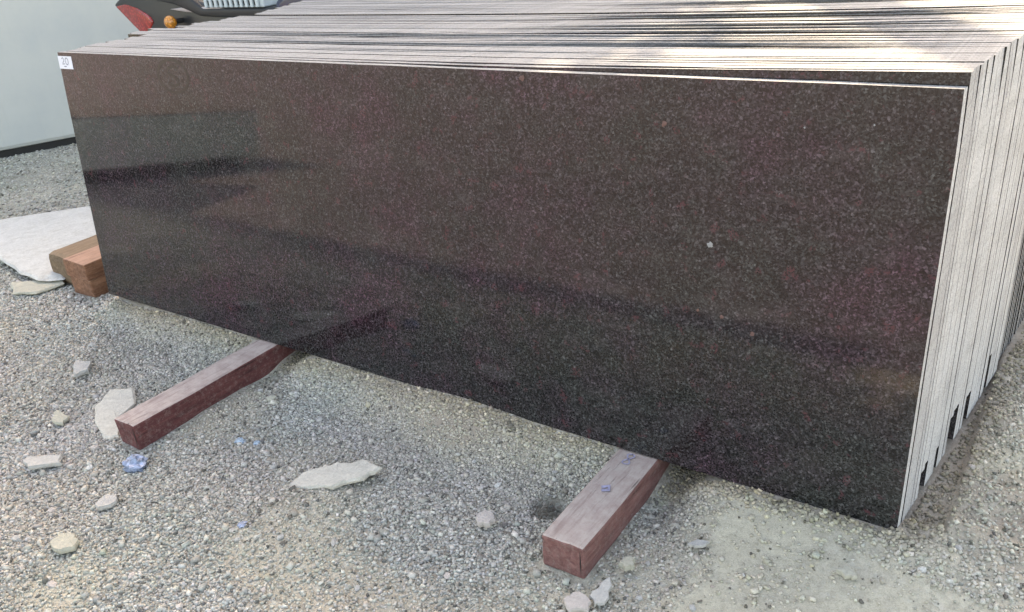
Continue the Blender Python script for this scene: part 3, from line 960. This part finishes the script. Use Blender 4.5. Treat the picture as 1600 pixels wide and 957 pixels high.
# ------------------------------------------------------------------ motorcycle behind the stack
bike = empty('motorcycle', (-.65, 1.56, -.07))
YC = 1.56
def bp(name, bm, mat, parent=None, smooth=False):
    return from_bm(name, bm, mat, parent if parent else bike, smooth)
def sub(o, par):
    o.parent = par; o.matrix_parent_inverse = par.matrix_parent_inverse.copy() if False else Matrix.Identity(4)
    return o
def wheel(x):
    z = .235
    bm = bmesh.new(); bm_torus(bm, (x, YC, z), .255, .048, 48, 12, 1.05)
    w = bp('wheel', bm, M['black_rubber'], None, True)
    bm = bmesh.new()
    bm_torus(bm, (x, YC, z), .205, .016, 40, 8, 1.6)
    for k in range(6):
        t0 = k * math.pi / 3
        bm_tube(bm, [(x + .03 * math.cos(t0), YC, z + .03 * math.sin(t0)), (x + .20 * math.cos(t0), YC, z + .20 * math.sin(t0))], .013, 8)
    bm_tube(bm, [(x, YC - .07, z), (x, YC + .07, z)], .035, 16)
    r_ = from_bm('rim', bm, M['alloy']); r_.parent = w; r_.matrix_parent_inverse = Matrix.Identity(4)
    # the wheel mesh is in world coordinates under an Empty offset; keep the rim in the same frame
    return w
wheel(-1.22); wheel(.06)
# tail cowl: side profile, sharp tip at the rear
cw = bmesh.new()
tail = [(-1.870, .852), (-1.80, .885), (-1.62, .905), (-1.20, .905), (-1.00, .875), (-.72, .80), (-.70, .72), (-.95, .69), (-1.20, .675), (-1.42, .668), (-1.575, .672), (-1.73, .765)]
bm_prism_xz(cw, tail, YC - .11, YC + .11, .022, 3)
for v in cw.verts:
    k = max(0, min(1, (-1.25 - v.co.x) / .5))
    v.co.y = YC + (v.co.y - YC) * (1 - .45 * k)
cowl = bp('rear_cowl', cw, M['black_plastic'], None, True)
# red lamp wrapped round the sloping rear edge
lm = bmesh.new()
lens = [(-1.845, .846), (-1.74, .860), (-1.62, .838), (-1.50, .795), (-1.475, .762), (-1.585, .664), (-1.715, .745)]
bm_prism_xz(lm, lens, YC - .098, YC + .098, .012, 3)
for v in lm.verts:
    k = max(0, min(1, (-1.25 - v.co.x) / .5))
    v.co.y = YC + (v.co.y - YC) * (1.18 - .50 * k)
tl = bp('tail_lamp', lm, M['red_lens'], None, True)
# indicators on short stalks
for s in (-1, 1):
    bm = bmesh.new()
    bmesh.ops.create_uvsphere(bm, u_segments=20, v_segments=12, radius=1)
    for v in bm.verts: v.co = Vector((-1.205 + v.co.x * .040, YC + s * .165 + v.co.y * .030, .776 + v.co.z * .036))
    ind = bp('indicator', bm, M['amber_lens'], None, True)
    ind['label'] = 'round amber rear indicator'
    bm = bmesh.new(); bm_tube(bm, [(-1.195, YC + s * .09, .775), (-1.198, YC + s * .15, .776)], .014, 10)
    bp('indicator_stalk', bm, M['black_rubber'])
# silver side stripes, standing 4 mm proud of the cowl
for s in (-1, 1):
    bm = bmesh.new()
    st_ = [(-1.25, .836), (-1.12, .846), (-.95, .846), (-.66, .836), (-.60, .824), (-.64, .806), (-.95, .814), (-1.12, .822)]
    y0_, y1_ = (YC - .120, YC - .100) if s < 0 else (YC + .100, YC + .120)
    bm_prism_xz(bm, st_, y0_, y1_, .004, 2)
    bp('side_stripe', bm, M['silver'], None, True)
bm = bmesh.new()
bm_prism_xz(bm, [(-1.42, .895), (-1.36, .92), (-1.10, .92), (-1.03, .885), (-.96, .842), (-.38, .842), (-.36, .80), (-.72, .79), (-1.0, .80), (-1.2, .86)], YC - .125, YC + .125, .014, 3)
bp('seat', bm, M['seat_vinyl'], None, True)
bm = bmesh.new()
bm_prism_xz(bm, [(-.42, .86), (-.30, .93), (-.10, .95), (.02, .88), (-.02, .74), (-.35, .72)], YC - .13, YC + .13, .045, 4)
bp('fuel_tank', bm, M['blue_paint'], None, True)
bm = bmesh.new()
bm_box(bm, -.72, -.28, YC - .12, YC + .12, .15, .42, .03)
for k in range(5): bm_box(bm, -.42, -.20, YC - .10, YC + .10, .44 + k * .035, .46 + k * .035, .004)
bp('engine', bm, M['alloy'])
bm = bmesh.new()
for s in (-1, 1):
    bm_tube(bm, [(-1.30, YC + s * .08, .70), (-.80, YC + s * .09, .66), (-.35, YC + s * .08, .70), (-.02, YC + s * .03, .80)], .014, 8)
    bm_tube(bm, [(-1.22, YC + s * .09, .235), (-.75, YC + s * .09, .28), (-.70, YC + s * .09, .66)], .018, 8)
    bm_tube(bm, [(-1.20, YC + s * .115, .27), (-1.05, YC + s * .115, .68)], .026, 10)
bm_tube(bm, [(-.02, YC, .80), (-.12, YC, .35), (-.45, YC, .14)], .018, 8)
bp('frame', bm, M['dark_steel'])
bm = bmesh.new()
for s in (-1, 1): bm_tube(bm, [(.06, YC + s * .085, .235), (-.04, YC + s * .085, .70), (-.08, YC + s * .085, .92)], .018, 10)
bp('fork', bm, M['chrome'], None, True)
bm = bmesh.new()
bm_tube(bm, [(-.20, YC - .36, 1.0), (-.12, YC - .25, 1.03), (-.08, YC - .08, .97), (-.08, YC + .08, .97), (-.12, YC + .25, 1.03), (-.20, YC + .36, 1.0)], .012, 8)
bp('handlebar', bm, M['dark_steel'], None, True)
bm = bmesh.new(); bmesh.ops.create_uvsphere(bm, u_segments=20, v_segments=12, radius=.085)
for v in bm.verts: v.co = Vector((.03 + v.co.x * .7, YC + v.co.y, .86 + v.co.z))
bp('headlamp', bm, M['black_plastic'], None, True)
bm = bmesh.new()
bm_tube(bm, [(-.40, YC - .13, .18), (-.80, YC - .16, .12), (-1.10, YC - .17, .20), (-1.45, YC - .17, .30)], [.02, .022, .045, .05], 14)
bp('exhaust', bm, M['chrome'], None, True)
bm = bmesh.new()
pts_ = [(-1.22 + .33 * math.cos(t_), .235 + .33 * math.sin(t_)) for t_ in [1.0 + k * .2 for k in range(9)]]
pin = [(-1.22 + .318 * math.cos(t_), .235 + .318 * math.sin(t_)) for t_ in [1.0 + k * .2 for k in range(9)]]
bm_prism_xz(bm, pts_ + pin[::-1], YC - .07, YC + .07)
bp('rear_mudguard', bm, M['black_plastic'])
bm = bmesh.new()
pts_ = [(.06 + .33 * math.cos(t_), .235 + .33 * math.sin(t_)) for t_ in [.5 + k * .2 for k in range(9)]]
pin = [(.06 + .318 * math.cos(t_), .235 + .318 * math.sin(t_)) for t_ in [.5 + k * .2 for k in range(9)]]
bm_prism_xz(bm, pts_ + pin[::-1], YC - .06, YC + .06)
bp('front_mudguard', bm, M['blue_paint'])
tag(bike, 'dark motorcycle with red tail lamp and amber indicator parked behind the stack', 'motorcycle')
for ch_ in bike.children:
    for g_ in ch_.children:
        g_.parent = ch_; g_.matrix_parent_inverse = ch_.matrix_basis.inverted()

# ribbed plastic crate carried on the seat
crate = empty('plastic_crate', (-.75, 1.40, .84))
bm = bmesh.new()
x0, x1, y0, y1, z0, z1 = -.93, -.47, 1.425, 1.70, .843, 1.12
bm_box(bm, x0, x1, y0 + .01, y1, z0 + .0, z1, .006)
from_bm('bin', bm, M['crate'], crate)
bm = bmesh.new(); bm_box(bm, 0, .020, y0 - .004, y0 + .009, z0 + .002, z1 - .012, .003, 1)
rib_me = bpy.data.meshes.new('rib'); bm.to_mesh(rib_me); bm.free(); rib_me.materials.append(M['crate'])
bm = bmesh.new(); bm_box(bm, 0, .017, y0 + .0055, y0 + .0085, z0 + .012, z0 + .034, 0)
slot_me = bpy.data.meshes.new('slot'); bm.to_mesh(slot_me); bm.free(); slot_me.materials.append(M['dark_steel'])
xx = x0 + .012
while xx < x1 - .02:
    for nm_, me_, dx_ in (('rib', rib_me, 0), ('slot', slot_me, .0215)):
        if nm_ == 'slot' and xx > x1 - .05: continue
        o = bpy.data.objects.new(nm_, me_); col.objects.link(o)
        o.parent = crate; o.matrix_parent_inverse = Matrix.Translation(-Vector(crate.location))
        o.location = (xx + dx_, 0, 0)
    xx += .040
bm = bmesh.new()
bm_box(bm, x0 - .01, x1 + .01, y0 - .010, y1 + .01, z1 - .011, z1 + .012, .005)
from_bm('rim', bm, M['crate'], crate)
tag(crate, 'ribbed pale grey plastic crate standing on the motorcycle seat', 'crate')

# ------------------------------------------------------------------ what shades the yard, out of view: warehouse, pole and tree behind
wh = empty('warehouse', (-8, 9, -.07))
WY, WX1, WHT = 6.0, -2.1, 7.05
bm = bmesh.new(); bm_box(bm, -16, WX1, WY, WY + 8, -.3, WHT - .25, 0)
from_bm('wall', bm, M['bldg'], wh)
bm = bmesh.new(); bm_box(bm, -16.3, WX1 + .15, WY - .30, WY + 8.3, WHT - .249, WHT, 0)
from_bm('roof', bm, M['roof'], wh)
for k in range(3):
    xk = -14 + k * 4.2
    bm = bmesh.new(); bm_box(bm, xk, xk + 2.6, WY - .06, WY - .002, -.1, 3.2, .01)
    d_ = from_bm('roller_door', bm, M['roof'], wh)
tag(wh, 'tall limewashed warehouse with roller doors shading the yard', 'warehouse')
pole = empty('utility_pole', (.565, 4.0, -.07))
bm = bmesh.new(); bm_tube(bm, [(.565, 4.0, -.4), (.565, 4.0, 4.0), (.565, 4.0, 8.5)], [.115, .105, .10], 16)
from_bm('shaft', bm, M['concrete'], pole, True)
bm = bmesh.new(); bm_box(bm, -.1, 1.26, 3.95, 4.05, 7.9, 8.0, .01)
from_bm('cross_arm', bm, M['dark_steel'], pole)
tag(pole, 'round concrete utility pole with a cross arm behind the stacks', 'pole')

tree = empty('shade_tree', (-1.24, 4.6, -.07))  # added out of view to soften and slant the shade boundary
TX, TY = -1.24, 4.6
bm = bmesh.new()
bm_tube(bm, [(TX, TY, -.2), (TX + .05, TY, 1.5), (TX, TY + .05, 2.8)], [.11, .09, .07], 10)
for k in range(7):
    an = k * .9
    bm_tube(bm, [(TX, TY + .05, 2.5 + .1 * k), (TX + .4 * math.cos(an), TY + .4 * math.sin(an), 3.2 + .15 * k), (TX + .75 * math.cos(an), TY + .75 * math.sin(an), 3.7 + .2 * k)], [.05, .03, .012], 6)
from_bm('trunk', bm, M['bark'], tree)
NL = 7500
d3 = rng.normal(size=(NL, 3)); d3 /= np.linalg.norm(d3, axis=1)[:, None]
rad = rng.random(NL) ** .38
lump = 1 + .25 * np.sin(d3[:, 0] * 5 + 1) * np.sin(d3[:, 1] * 4) + .15 * np.sin(d3[:, 2] * 7)
P = np.array([TX, TY, 4.25]) + d3 * (rad * lump)[:, None] * np.array([1.0, 1.0, 1.15])
u = rng.normal(size=(NL, 3)); u /= np.linalg.norm(u, axis=1)[:, None]
w = np.cross(u, rng.normal(size=(NL, 3))); w /= np.linalg.norm(w, axis=1)[:, None]
sz = rng.uniform(.05, .10, NL)[:, None]
LV = np.stack([P - u * sz, P + w * sz * .45, P + u * sz, P - w * sz * .45], 1).reshape(-1, 3)
lme = np_mesh('crown', LV, np.arange(NL * 4).reshape(-1, 4))
link('crown', lme, M['leaf'], tree)
tag(tree, 'small unseen leafy tree added at the warehouse corner to slant the shade edge', 'tree')
